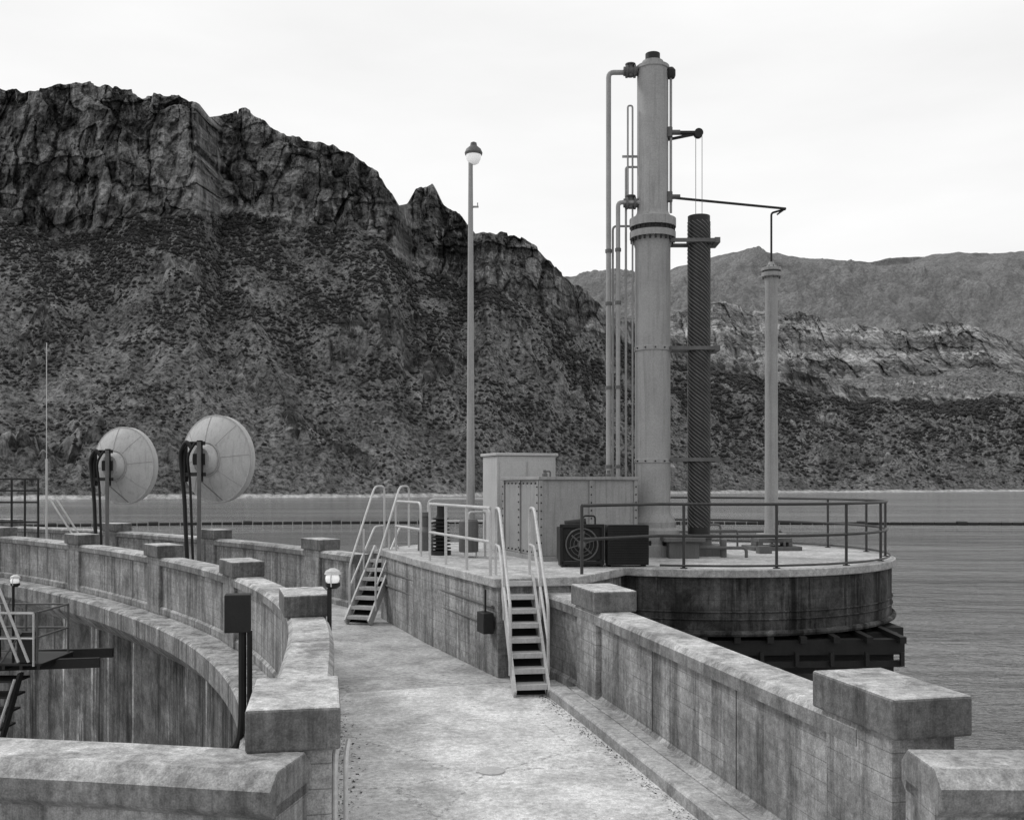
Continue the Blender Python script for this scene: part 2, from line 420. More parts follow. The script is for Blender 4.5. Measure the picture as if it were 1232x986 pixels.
# ------------------------------------------------------------------ hoist cylinder tower
g=empty('hydraulic_hoist_cylinder');X,Y=2.68,19.0
w=Part()
w.lathe(X,Y,[(.62,PZ),(.62,1.62),(.5,1.66),(.5,1.9),(.44,1.95),(.44,2.05),(.345,2.2),(.335,2.3),(.335,3.16),(.35,3.17),(.35,3.24),(.335,3.25),(.335,5.28),(.355,5.29),(.355,5.37),(.335,5.38),(.335,7.25),(.36,7.34),(.36,7.42),(.435,7.43),(.435,7.55)],40)
w.lathe(X,Y,[(.44,7.64),(.44,7.8),(.36,7.83),(.31,7.9),(.295,7.95),(.295,10.62),(.315,10.64),(.315,10.7),(.2,10.72),(.2,10.8),(.13,10.82)],40)
w.done('barrel',M_cylp,g)
w=Part()
w.lathe(X,Y,[(.4,7.55),(.4,7.64)],40)
for i in range(24):
    th=2*math.pi*i/24;x,y=X+.405*math.cos(th),Y+.405*math.sin(th);w.cyl((x,y,7.36),(x,y,7.7),.022,n=6)
w.lathe(X,Y,[(.14,10.8),(.14,10.95),(.1,10.96)],20)
for z in(3.2,5.33):
    for th in np.linspace(0,2*math.pi,12,endpoint=False): w.cyl((X+.35*math.cos(th),Y+.35*math.sin(th),z),(X+.375*math.cos(th),Y+.375*math.sin(th),z),.015,n=6)
w.lathe(X+.33,Y-.1,[(.07,10.45),(.09,10.5),(.09,10.6),(.05,10.65)],14)
for i in range(14):
    th=2*math.pi*i/14;x,y=X+.56*math.cos(th),Y+.56*math.sin(th);w.cyl((x,y,1.62),(x,y,1.72),.025,n=6)
w.done('flange_bolts',M_dark,g)
w=Part()
w.tube([(1.84,Y,PZ),(1.84,Y,10.6),(2.45,Y,10.6)],.048,10,.1)
w.tube([(2.01,Y-.1,PZ),(2.01,Y-.1,8.1),(2.45,Y-.1,8.1)],.042,10,.08)
w.tube([(1.93,Y+.1,PZ),(1.93,Y+.1,7.7),(2.3,Y+.1,7.7)],.022,8,.08)
w.tube([(2.17,Y,PZ),(2.17,Y,8.8),(2.5,Y,8.8)],.022,8,.05)
w.tube([(2.29,Y-.05,PZ),(2.29,Y-.05,9.95),(2.2,Y-.05,9.95),(2.2,Y-.05,8.2)],.018,8,.04)
w.tube([(X+.33,Y-.1,7.9),(X+.33,Y-.1,10.5)],.025)
for z in(9.0,): 
    w.obox((2.1,Y,z),(2.45,Y,z),.03,.04)
w.done('oil_pipes',M_cylp,g)
w=Part()
for z in(10.6,8.1):
    w.cyl((2.12,Y-.05,z),(2.38,Y-.05,z),.085);w.cyl((2.16,Y-.05,z),(2.2,Y-.05,z),.12,n=14);w.cyl((2.31,Y-.05,z),(2.35,Y-.05,z),.12,n=14)
    w.cyl((2.25,Y-.05,z-.1),(2.25,Y-.05,z+.14),.06);w.lathe(2.25,Y-.05,[(.1,z+.12),(.1,z+.14)],12)
for z in (8.2,9.42):
    w.cyl((X+.3,Y-.12,z-.09),(X+.3,Y-.12,z+.09),.06);w.cyl((X+.28,Y-.12,z),(X+.5,Y-.12,z),.045)
for z in(3.1,4.6,6.2,7.2):
    w.cyl((1.84,Y,z-.03),(1.84,Y,z+.03),.065);w.cyl((2.01,Y-.1,z-.03),(2.01,Y-.1,z+.03),.058)
w.done('valves',M_grey2,g)
w=Part()
w.obox((X+.28,Y,9.45),(3.55,Y,9.45),.1,.05);w.obox((X+.28,Y,9.32),(3.5,Y,9.43),.06,.04)
w.cyl((3.55,Y-.06,9.44),(3.55,Y+.06,9.44),.085);w.obox((X+.25,Y,9.3),(X+.25,Y,9.55),.2,.08)
w.done('pulley_bracket',M_dark,g)
w=Part();w.tube([(3.5,Y,9.4),(3.5,Y,7.8)],.006,5);w.tube([(3.62,Y,9.4),(3.62,Y,7.8)],.006,5);w.done('pulley_cables',M_grey2,g)
w=Part()
w.tube([(X+.35,Y,8.22),(5.62,20.5,8.42)],.026);w.tube([(5.62,20.5,8.41),(5.33,20.5,8.33),(5.33,20.5,7.2)],.022,8,.05)
w.obox((5.45,20.5,8.3),(5.62,20.5,8.42),.05,.03)
w.done('position_arm',M_dark,g)
g=empty('spiral_ribbed_standpipe');SX,SY=3.56,19.0
w=Part();w.lathe(SX,SY,[(.21,1.8),(.21,7.86),(.16,7.87)],32);w.done('pipe',M_spiral,g)
w=Part()
for k in range(14):
    ph=2*math.pi*k/14;pts=[]
    for t in np.linspace(0,1,110):
        z=1.95+5.8*t;th=ph-(z-1.95)*2*math.pi/1.05;pts.append((SX+.214*math.cos(th),SY+.214*math.sin(th),z))
    w.tube(pts,.008,4)
w.done('spiral_ribs',M_spiral2,g)
w=Part()
for z in(7.36,5.33,3.23):
    w.box(X+.3,3.86,Y-.235,Y-.2,z-.035,z+.035);w.box(X+.3,3.9,Y+.2,Y+.24,z-.035,z+.035);w.lathe(SX,SY,[(.235,z-.035),(.235,z+.035)],24);w.box(3.82,3.92,Y-.24,Y+.24,z-.05,z+.05)
w.lathe(SX,SY,[(.3,PZ),(.3,1.5),(.24,1.52),(.24,1.74),(.3,1.75),(.3,1.82)],28)
w.done('brackets',M_grey2,g)
w=Part();w.box(2.85,3.4,18.1,18.7,PZ,1.72);w.box(3.2,4.0,18.6,19.4,PZ,1.62);w.box(2.75,3.5,18.02,18.78,1.72,1.8);w.cyl((3.9,18.4,PZ),(3.9,18.4,1.75),.06);w.tube([(3.4,18.3,1.6),(4.3,18.3,1.6),(4.3,18.3,PZ)],.03,8,.08)
w.done('base_frame',M_grey2,g,.01)
g=empty('vent_pipe_column');VX,VY=5.33,20.5
w=Part();w.lathe(VX,VY,[(.15,1.75),(.135,1.9),(.125,6.85),(.14,6.95),(.14,7.0),(.2,7.02),(.2,7.1)],28)
w.lathe(VX,VY,[(.2,7.14),(.2,7.2),(.08,7.24),(.05,7.32)],28)
w.lathe(VX,VY,[(.3,1.66),(.3,1.75)],28);w.done('pipe',M_cylp,g)
w=Part()
for i in range(12):
    th=2*math.pi*i/12;w.cyl((VX+.17*math.cos(th),VY+.17*math.sin(th),6.98),(VX+.17*math.cos(th),VY+.17*math.sin(th),7.24),.016,n=6)
w.lathe(VX,VY,[(.17,7.1),(.17,7.14)],24)
w.cbox((VX,VY),.1,1.0,.8,PZ,1.5,True);w.cbox((VX,VY),.1,.7,.5,1.58,1.66,True)
for dx in(-.3,.3):
    w.cbox((VX+dx,VY-.02),.1,.08,.5,1.5,1.58,True)
for th in(.5,2.1,3.7,5.2): w.cyl((VX+.4*math.cos(th),VY+.33*math.sin(th),1.5),(VX+.4*math.cos(th),VY+.33*math.sin(th),1.6),.03,n=6)
w.done('base_and_bolts',M_grey2,g,.006)
g=empty('deck_pipework');w=Part()
w.tube([(3.2,21.2,1.75),(5.8,21.4,1.75),(5.8,21.4,PZ)],.03,8,.1);w.tube([(4.2,21.3,PZ),(4.2,21.3,1.9),(4.45,21.3,1.9),(4.45,21.3,PZ)],.025,8,.08)
w.tube([(4.0,20.6,PZ),(4.0,20.6,1.8),(4.7,20.8,1.8),(4.7,20.8,PZ)],.022,8,.06)
w.cbox((4.9,19.4),.1,.25,.2,PZ,1.56,True)
w.done('pipes',M_grey2,g)
# ------------------------------------------------------------------ cabinet, enclosure, fans
g=empty('electrical_cabinet');a=math.radians(20)
def loc(p,a,x,y): return (p[0]+math.cos(a)*x-math.sin(a)*y,p[1]+math.sin(a)*x+math.cos(a)*y)
p=(-.3,19.9);w=Part();w.cbox(p,a,1.27,.9,PZ,3.33);w.done('body',M_cab,g,.015)
w=Part();w.cbox(loc(p,a,-.04,-.04),a,1.35,.98,3.333,3.39);w.done('roof',M_cab,g,.01)
w=Part();w.cbox(loc(p,a,.06,-.02),a,.55,.018,1.6,3.22);w.cbox(loc(p,a,.66,-.02),a,.55,.018,1.6,3.22);w.done('doors',M_cab,g,.005)
w=Part();
for x in(.57,.7): 
    q=loc(p,a,x,-.03);w.cyl((q[0],q[1],2.3),(q[0],q[1],2.5),.015,n=8)
for x,y in((.1,.1),(1.15,.1),(.1,.8),(1.15,.8)):
    q=loc(p,a,x,y);w.tube([(q[0]-.04,q[1],3.39),(q[0]-.04,q[1],3.45),(q[0]+.04,q[1],3.45),(q[0]+.04,q[1],3.39)],.012,6,.03)
w.done('handles_and_lifting_eyes',M_grey2,g)
g=empty('steel_equipment_enclosure');p=(.5,17.45);LX,LY=1.85,1.95
w=Part();w.cbox(p,a,LX,LY,PZ+.08,2.84);w.done('body',M_enc,g,.008)
w=Part();w.cbox(loc(p,a,-.05,-.05),a,LX+.1,LY+.1,2.843,2.9);w.cbox(loc(p,a,-.04,-.04),a,LX+.08,LY+.08,PZ,PZ+.078)
for x in(-.035,LX*.5,LX-.04): w.cbox(loc(p,a,x,-.03),a,.07,.028,PZ+.08,2.84)
for y in(.05,LY*.5,LY-.1): w.cbox(loc(p,a,-.03,y),a,.028,.07,PZ+.08,2.84)
w.done('lid_and_flanges',M_enc,g,.006)
w=Part()
for z in np.arange(1.6,2.8,.14):
    for x in(0,LX*.5+.035,LX-.005):
        q=loc(p,a,x,-.03);w.sphere((q[0],q[1],z),.016,n=6,m=4)
    for y in(.085,LY*.5+.035,LY-.06):
        q=loc(p,a,-.035,y);w.sphere((q[0],q[1],z),.016,n=6,m=4)
for y in np.arange(.15,LY,.2):
    q=loc(p,a,-.04,y)
    for z in(2.78,1.56): w.sphere((q[0]+.0,q[1],z),.018,n=6,m=4)
w.done('bolts',M_dark,g)
w=Part()
for x,y in((.2,.3),(.9,.5),(1.5,.4),(1.7,1.2)):
    q=loc(p,a,x,y);w.lathe(q[0],q[1],[(.05,2.9),(.05,2.95),(.03,2.97),(.03,3.02)],12)
q=loc(p,a,.3,.5);w.tube([(q[0],q[1],2.9),(q[0],q[1],3.0),(q[0]+.08,q[1],3.0),(q[0]+.08,q[1],2.9)],.015,6,.03)
w.done('vents',M_grey2,g)
g=empty('oil_cooler_fan_unit');p=(.78,16.22);a=math.radians(3)
w=Part()
w.cbox(loc(p,a,0,.06),a,.72,.5,1.52,2.06);w.cbox(loc(p,a,.78,0),a,.68,.34,1.45,2.1)
for x in(.02,.66): w.cbox(loc(p,a,x,0),a,.05,.5,PZ,1.54)
w.cbox(loc(p,a,0,0),a,.05,.06,1.5,2.1);w.cbox(loc(p,a,.68,0),a,.05,.06,1.5,2.1);w.cbox(loc(p,a,0,0),a,.73,.05,2.06,2.12);w.cbox(loc(p,a,0,0),a,.73,.05,1.46,1.52)
w.cbox(loc(p,a,.8,.1),a,.05,.3,PZ,1.46);w.cbox(loc(p,a,1.38,.1),a,.05,.3,PZ,1.46)
w.done('housing',M_black,g,.01)
w=Part();c=loc(p,a,.36,.02)
def ring(r,y,t): w.tube([(c[0]+r*math.cos(k),c[1]+y,1.79+r*math.sin(k)) for k in np.linspace(0,2*math.pi,28,endpoint=False)],t,6,closed=True)
ring(.26,0,.014);ring(.19,-.01,.005);ring(.13,-.01,.005);ring(.07,-.01,.005)
for k in range(6):
    th=k*math.pi/3+.3;w.obox((c[0]+.05*math.cos(th),c[1]+.03,1.79+.05*math.sin(th)),(c[0]+.22*math.cos(th),c[1]+.03,1.79+.22*math.sin(th)),.02,.06,(.3,1,0))
w.cyl((c[0],c[1]-.03,1.79),(c[0],c[1]+.05,1.79),.06)
w.done('fan_grille',M_grey2,g)
w=Part()
for z in np.arange(1.5,2.1,.04): 
    q=loc(p,a,.8,-.012);q2=loc(p,a,1.44,-.012);w.obox((q[0],q[1],z),(q2[0],q2[1],z),.012,.01)
for x in np.arange(.8,1.46,.07):
    q=loc(p,a,x,-.014);w.obox((q[0],q[1],1.47),(q[0],q[1],2.09),.01,.01)
q=loc(p,a,.1,.2);w.cyl((q[0],q[1],2.1),(q[0]+.35,q[1],2.14),.07);w.tube([(q[0]+.3,q[1],2.1),(q[0]+.3,q[1],2.25),(q[0]+.5,q[1],2.25),(q[0]+.5,q[1],2.1)],.015,6,.05)
w.done('radiator_grid',M_dark,g)
g=empty('insulator_stack');w=Part()  # stack of dark insulator discs
prof=[(.2,PZ),(.2,1.5)]
for i in range(9): z=1.52+.07*i;r=.2-.006*i;prof+=[(.09,z),(r,z+.02),(r,z+.04),(.09,z+.055)]
prof+=[(.07,2.2),(.07,2.38),(.03,2.4)]
w.lathe(-1.36,19,prof,20);w.done('stack',M_dark,g)
w=Part();w.lathe(-1.75,20.2,[(.16,PZ),(.16,1.8),(.08,1.9),(.08,2.1),(.12,2.12),(.12,2.2)],16);w.done('side_valve',M_grey2,g)
g=empty('storage_tank');w=Part();w.lathe(-.8,18.4,[(.17,PZ+.1),(.18,PZ+.12),(.18,2.08),(.15,2.12)],24)
w.done('tank',M_grey2,g);w=Part()
for k in range(3):
    th=k*2.1;w.tube([(-.8+.14*math.cos(th),18.4+.14*math.sin(th),PZ),(-.8+.14*math.cos(th),18.4+.14*math.sin(th),PZ+.12)],.015)
w.tube([(-.8,18.4,2.1),(-.8,18.4,2.25),(-.5,18.6,2.25),(-.5,18.6,PZ)],.02,8,.06);w.done('legs_and_pipe',M_gal,g)
# ------------------------------------------------------------------ lamps & mast
g=empty('street_lamp');w=Part();x,y=-.83,20.0
w.lathe(x,y,[(.13,PZ),(.13,1.5),(.09,1.55),(.085,2.5),(.045,9.0),(.045,9.2)],20)
w.tube([(x,y,9.1),(x,y,9.32),(x+.02,y,9.38)],.03);w.tube([(x,y,8.3),(x+.14,y,8.32),(x+.14,y,8.4)],.012);w.obox((x-.02,y,8.32),(x+.16,y,8.32),.04,.03)
w.done('pole',M_cylp,g)
w=Part();w.lathe(x+.06,y,[(.17,9.36),(.18,9.4),(.15,9.47),(.07,9.54),(.06,9.6),(.02,9.62)],24);w.done('hood',M_grey2,g)
w=Part();w.lathe(x+.06,y,[(.05,9.17),(.1,9.2),(.14,9.27),(.155,9.355)],24);w.done('glass_bowl',M_glass,g)
def plamp(name,x,y,z0,z1):
    g=empty(name);w=Part();w.tube([(x,y,z0),(x,y,z1-.12)],.028);w.lathe(x+.04,y,[(.05,z1-.12),(.09,z1-.09),(.09,z1-.05)],14);w.done('post',M_black,g)
    w=Part();w.sphere((x+.04,y-.02,z1),.085);w.done('globe',M_glass,g)
    w=Part();w.lathe(x+.04,y,[(.1,z1+.05),(.085,z1+.09),(.03,z1+.12)],16);w.tube([(x+.04,y-.1,z1-.09),(x+.04,y-.12,z1),(x+.04,y-.09,z1+.08)],.008,5);w.done('hood',M_gal,g)
plamp('parapet_lamp',-2.17,11.85,0,1.66)
plamp('parapet_lamp',-10.05,20.1,-.85,.82)
g=empty('radio_mast');w=Part();w.tube([(-14.0,30,0),(-14.0,30,3.5)],.035);w.tube([(-14.0,30,3.5),(-14.0,30,7.0)],.014);w.done('mast',M_gal,g)
g=empty('electrical_junction_box');w=Part();w.cbox((-3.05,11.1),.2,.28,.2,1.14,1.56,True);w.done('box',M_dark,g,.012)
w=Part();w.tube([(-3.0,11.1,1.15),(-3.0,11.1,.2),(-3.05,11.2,-.1),(-3.25,11.4,-.3)],.045,8,.2);w.tube([(-2.92,11.1,1.15),(-2.92,11.1,0)],.03);w.done('conduit',M_black,g)
g=empty('wall_conduit');w=Part()
for dx,r in((.0,.02),(.065,.016)):
    w.tube([(-1.09+dx,6.15,0),(-1.09+dx,6.15,1.12),(-1.13+dx,6.5,1.12)],r,8,.1)
w.tube([(-1.15,6.5,.9),(-2.2,11.8,.9)],.02);w.done('conduits',M_gal,g)
# ------------------------------------------------------------------ microwave dishes
def dish(x,y,z,yaw,R):
    g=empty('satellite_dish')
    f=Vector((math.sin(yaw),math.cos(yaw),0.02)).normalized();s=Vector((f.y,-f.x,0)).normalized();u=s.cross(f)
    c=Vector((x,y,z))
    def P(r,th,a): return c+s*(r*math.cos(th))+u*(r*math.sin(th))+f*a
    dep=.4;n=48
    rows=[(R*k/8 if k else .02,dep*(k/8)**2) for k in range(9)]+[(R+.03,dep),(R+.03,dep+.22),(R-.02,dep+.22)]+[(R*k/8 if k else .02,dep*(k/8)**2+.03) for k in range(8,-1,-1)]
    vs=[P(r,2*math.pi*i/n,a) for r,a in rows for i in range(n)]
    w=Part();w.add(vs,[(j*n+i,j*n+(i+1)%n,(j+1)*n+(i+1)%n,(j+1)*n+i) for j in range(len(rows)-1) for i in range(n)],True)
    w.done('reflector',M_dish,g)
    w=Part()
    for k in range(8):
        th=2*math.pi*k/8+.1;w.tube([P(r,th,dep*(r/R)**2-.004) for r in np.linspace(.35,R,6)],.009,5)
    w.tube([P(.45,2*math.pi*k/24,dep*(.45/R)**2-.01) for k in range(24)],.025,6,closed=True)
    w.tube([P(R+.03,2*math.pi*k/40,dep+.02) for k in range(40)],.02,6,closed=True)
    w.done('ribs_and_rim',M_dishr,g)
    w=Part()
    w.cyl(P(0,0,-.16),P(0,0,.04),.3,.42,24);w.done('hub',M_dish,g)
    w=Part()
    b=P(.0,0,-.3)
    for k in(-.42,.1):
        q=b+s*k;w.obox(q+u*-.6,q+u*.5,.1,.12,f)
    w.obox(b+s*-.5+u*.42,b+s*.25+u*.42,.1,.1);w.obox(b+s*-.5+u*-.4,b+s*.25+u*-.4,.1,.1);w.obox(b,b+f*.2,.3,.3)
    q=b-s*.1;w.tube([q+u*.3-f*.1,q+u*.5-f*.12-s*.15,q-s*.4+u*.2-f*.1,q-s*.36-u*1.0,(x-.35,y-.3,.02)],.055,8,.2)
    w.tube([b+s*.05+u*.45-f*.1,b-s*.2+u*.1-f*.15,b-s*.25-u*.6,(x-.22,y-.25,.02)],.035,8,.2)
    w.done('mount_bracket',M_black,g)
    w=Part();q=b+s*.16-f*.1;w.tube([(q.x,q.y,0),(q.x,q.y,z+.45)],.055,12)
    w.obox(b+s*.1-f*.1-u*.5,Vector((x+.5,y-.1,z-1.1)),.03,.03);w.done('mast',M_grey2,g)
dish(-8.25,26.8,3.42,math.radians(25),1.16)
dish(-12.0,30,3.3,math.radians(22),1.14)
# ------------------------------------------------------------------ far-left fence, catwalk
g=empty('access_gate_fence');w=Part()
for x in np.linspace(-17.5,-14.3,9): w.tube([(x,30.1,0),(x,30.1,2.9)],.035,6)
for z in(1.6,2.2,2.55,2.9): w.tube([(-17.5,30.1,z),(-14.3,30.1,z)],.03,6)
for x in(-16.5,-15.3): w.tube([(x,29.4,1.2),(x,29.4,2.95)],.03,6)
w.tube([(-17,29.4,2.95),(-15.2,29.4,2.95)],.03,6)
w.done('bars',M_dark,g)
w=Part();w.tube([(-13.9,30,2.3),(-13.2,30,1.2)],.03);w.tube([(-13.7,30,2.3),(-13.0,30,1.2)],.03)
w.done('brace_rails',M_gal,g)
g=empty('steel_catwalk');w=Part()
w.obox((-13,19.9,-.95),(-8.6,20.8,-.95),.1,.2);w.obox((-13,21.4,-.95),(-8.8,22.0,-.95),.1,.2);w.box(-13,-9.4,19.9,21.4,-.86,-.82)
for x in np.arange(-12.6,-9.3,.35): w.obox((x,19.9,-.9),(x,21.4,-.9),.06,.08)
for k in range(9):
    z=-1.2-k*.32;w.box(-10.9-.1*k,-9.9-.1*k,19.9,20.5,z,z+.04)
w.obox((-9.8,19.9,-1),(-10.7,19.9,-4.2),.05,.18,(0,1,0));w.obox((-10.9,19.9,-1),(-11.8,19.9,-4.2),.05,.18,(0,1,0))
w.box(-9.9,-9.6,19.95,20.1,-.8,-.2);w.box(-11.2,-10.6,20.3,20.7,-.82,-.1)
w.done('frame_and_stairs',M_dark,g)
w=Part()
for x in(-12.2,-11.3,-10.4,-9.5): w.tube([(x,19.95,-.82),(x,19.95,.2)],.025);w.tube([(x,21.35,-.82),(x,21.35,.2)],.025)
for y in(19.95,21.35):
    for z in(-.3,.2): w.tube([(-12.6,y,z),(-9.5,y,z)],.022)
w.tube([(-9.5,19.95,.2),(-9.5,21.35,.2)],.022);w.tube([(-9.5,19.95,-.3),(-9.5,21.35,-.3)],.022)
w.tube([(-10.5,19.9,-.8),(-10.0,19.9,.5)],.02);w.tube([(-10.2,19.9,-.8),(-9.8,19.9,-.2)],.02)
w.done('handrails',M_grey2,g)
w=Part()
w.tube([(-10.35,19.7,.75),(-9.75,19.7,-.75)],.028);w.tube([(-10.15,19.7,.75),(-9.55,19.7,-.75)],.028)
w.tube([(-10.9,19.8,.2),(-9.5,19.8,.2)],.024);w.tube([(-10.9,19.8,-.3),(-9.5,19.8,-.3)],.02)
for x in(-10.9,-10.2,-9.5): w.tube([(x,19.8,-.85),(x,19.8,.2)],.022)
w.tube([(-9.85,19.75,-1.1),(-10.8,19.75,-4.0)],.028)
w.done('pale_handrails',M_gal,g)
# ------------------------------------------------------------------ noise in numpy
def h3(ix,iy,iz,seed):
    h=(ix.astype(np.int64)*374761393+iy.astype(np.int64)*668265263+iz.astype(np.int64)*1440662683+seed*1013904223)&0xffffffff
    h=((h^(h>>13))*1274126177)&0xffffffff
    return ((h^(h>>16))&0xffffff)/float(0xffffff)
def vn(x,y,z,seed=0):
    fx,fy,fz=np.floor(x),np.floor(y),np.floor(z);u,v,w=x-fx,y-fy,z-fz
    u=u*u*u*(u*(u*6-15)+10);v=v*v*v*(v*(v*6-15)+10);w=w*w*w*(w*(w*6-15)+10)
    r=0
    for a in(0,1):
        for b in(0,1):
            for c in(0,1):
                r=r+h3(fx+a,fy+b,fz+c,seed)*(u if a else 1-u)*(v if b else 1-v)*(w if c else 1-w)
    return r
def fbm(x,y,z,o=4,seed=0,g=.5):
    r=0;a=1;t=0
    for i in range(o): r=r+a*vn(x*2**i,y*2**i,z*2**i,seed+i);t+=a;a*=g
    return r/t
def ridged(x,y,z,o=4,seed=0,g=.5):
    r=0;a=1;t=0
    for i in range(o): r=r+a*(1-np.abs(2*vn(x*2**i,y*2**i,z*2**i,seed+i)-1));t+=a;a*=g
    return r/t
def cell(x,y,seed=0):
    """2-D cellular noise -> (random value of nearest cell, F2-F1)"""
    fx,fy=np.floor(x),np.floor(y);d1=np.full(x.shape,9.);d2=d1.copy();val=np.zeros(x.shape);o=np.zeros(x.shape)
    for a in(-1,0,1):
        for b in(-1,0,1):
            cx,cy=fx+a,fy+b
            px=cx+h3(cx,cy,o,seed);py=cy+h3(cx,cy,o,seed+1)
            d=np.maximum(np.abs(px-x),np.abs(py-y))*.6+.4*np.hypot(px-x,py-y);v=h3(cx,cy,o,seed+2);n=d<d1
            d2=np.where(n,d1,np.minimum(d2,d));val=np.where(n,v,val);d1=np.where(n,d,d1)
    return val,d2-d1
def ss(x,a,b):
    t=np.clip((x-a)/(b-a),0,1);return t*t*(3-2*t)
def I(b,pts):
    p=np.array(pts,float);return np.interp(b,p[:,0],p[:,1])
def terrain(name,B,startY,cliffY,base,crest,z0,n1,n2,n3,gully,rough,cdep,crj,seed,mat,back=260,texs=1.,drop=40,relief=1.,smooth=False):
    b=B[None,:]
    rows=n1+n2+n3
    Y=np.zeros((rows,len(B)));Z=np.zeros_like(Y);C=np.zeros_like(Y)
    k=texs
    xc=B/1200*cliffY/k
    j=(fbm(xc/45,xc*0,xc*0,3,seed+50)-.5)*crj+(fbm(xc/7,xc*0,xc*0+4,3,seed+60)-.5)*crj*.5
    cv,_=cell(xc/14,xc*0+.5,seed+55);j=j+(cv-.5)*crj*(0 if smooth else .5)
    zt=EYE+crest*cliffY/1200+j
    jb=(fbm(xc/60,xc*0,xc*0+9,4,seed+70)-.5)*crj*4
    zb=np.minimum(EYE+base*cliffY/1200+jb,zt-2)
    t=np.linspace(0,1,n1)[:,None]
    Y[:n1]=startY+(cliffY-startY)*t;Z[:n1]=z0+(zb-z0)*(t**1.12)
    s=(np.arange(1,n2+1)/n2)[:,None]
    Y[n1:n1+n2]=cliffY+cdep*s;Z[n1:n1+n2]=zb+(zt-zb)*s
    C[n1:n1+n2]=1
    q=(np.arange(1,n3+1)/n3)[:,None]
    Y[n1+n2:]=cliffY+cdep+back*q;Z[n1+n2:]=zt-drop*q;C[n1+n2:]=.6
    X=b/1200*Y
    gl=ridged(X/(85*k)+Y/(160*k),Y/(230*k),X*0,3,seed)-.55
    rg=fbm(X/(22*k),Y/(22*k),X*0,4,seed+5)-.5
    fine=fbm(X/(5*k),Y/(5*k),X*0,3,seed+6)-.5
    m=np.zeros_like(X);m[:n1]=ss(t,0,.15)*(1-ss(t,.75,1.));
    if smooth: m[:n1]=ss(t,0,.1)*(1-.85*ss(t,.7,1.))
    Z+=m*(gl*gully+rg*rough+fine*rough*.3)
    oc=ss(fbm(X/(60*k),Y/(60*k),X*0,3,seed+21),.55,.64)
    cv,ce=cell(X/(9*k),Y/(14*k),seed+22)
    OUT=m*oc*np.clip(ce*2.5,0,1)*(.3+cv)
    if not smooth: Z+=OUT*5*k
    C[:n1]=np.clip(oc[:n1]*np.where(cv[:n1]>.3,.6,.0),0,.6)*m[:n1]
    # cliff relief
    w=np.zeros_like(X);w[:n1]=ss(t,.86,1.);w[n1:n1+n2]=1;w[n1+n2:]=1-q*.7
    hC=np.clip(zt-zb,1,60)/60
    wx=(fbm(X/(30*k),Z/(30*k),X*0,4,seed+30)-.5)*2
    bt=ridged(X/(120*k),Z/(520*k),X*0,3,seed+11)-.5
    v1,e1=cell(X/(30*k)+wx*.25,Z/(75*k)+wx*.25,seed+12)
    v2,e2=cell(X/(11*k)+wx*.5,Z/(22*k)+wx*.4,seed+16)
    v3,e3=cell(X/(4.5*k)+wx,Z/(6.*k)+wx,seed+19)
    ridg=ridged(X/(16*k)+wx*.4,Z/(70*k),X*0,4,seed+44,.6)-.5
    fr=fbm(X/(9*k),Z/(11*k),X*0,5,seed+45,.62)-.5
    li=Z/(24*k)+wx*.5;lf=np.floor(li);led=h3(lf,np.floor(X/(70*k)+lf*.37),lf*0,seed+14)
    rel=bt*60+(v1-.5)*9-(1-np.clip(e1*6,0,1))*5+(v2-.5)*5-(1-np.clip(e2*5,0,1))*2+(v3-.5)*2.+(led-.5)*6+ridg*13+fr*12
    Y0=Y.copy();Y-=w*hC*rel*k**.6*relief
    Z=np.where(w>0,EYE+(Z-EYE)*(1+(Y/Y0-1)*.9),Z)
    TN=.5+.5*((v1-.5)*.7+(v2-.5)*.6+(v3-.5)*.5+(led-.5)*.4)-(1-np.clip(e2*6,0,1))*.1-(1-np.clip(e1*7,0,1))*.2
    X=b/1200*Y*1.0
    N,Mn=X.shape
    co=np.stack([X,Y,Z],-1).reshape(-1,3)
    idx=np.arange(N*Mn).reshape(N,Mn)
    F=np.stack([idx[:-1,:-1],idx[:-1,1:],idx[1:,1:],idx[1:,:-1]],-1).reshape(-1,4)
    me=bpy.data.meshes.new(name);me.vertices.add(len(co));me.vertices.foreach_set('co',co.astype(np.float32).ravel())
    me.loops.add(F.size);me.loops.foreach_set('vertex_index',F.astype(np.int32).ravel())
    me.polygons.add(len(F));me.polygons.foreach_set('loop_start',np.arange(0,F.size,4,dtype=np.int32))
    me.update(calc_edges=True);me.validate()
    at=me.attributes.new('cliff','FLOAT','POINT')
    cc=C.copy();cc[:n1]=np.maximum(C[:n1],ss(t,.93,1.02)*1.0)
    if smooth: cc*=0
    at.data.foreach_set('value',cc.astype(np.float32).ravel())
    at=me.attributes.new('tone','FLOAT','POINT');at.data.foreach_set('value',np.clip(TN,0,1).astype(np.float32).ravel())
    me.polygons.foreach_set('use_smooth',np.full(len(F),smooth))
    me.materials.append(mat)
    o=bpy.data.objects.new(name,me);sc.collection.objects.link(o)
    return co.reshape(N,Mn,3),n1
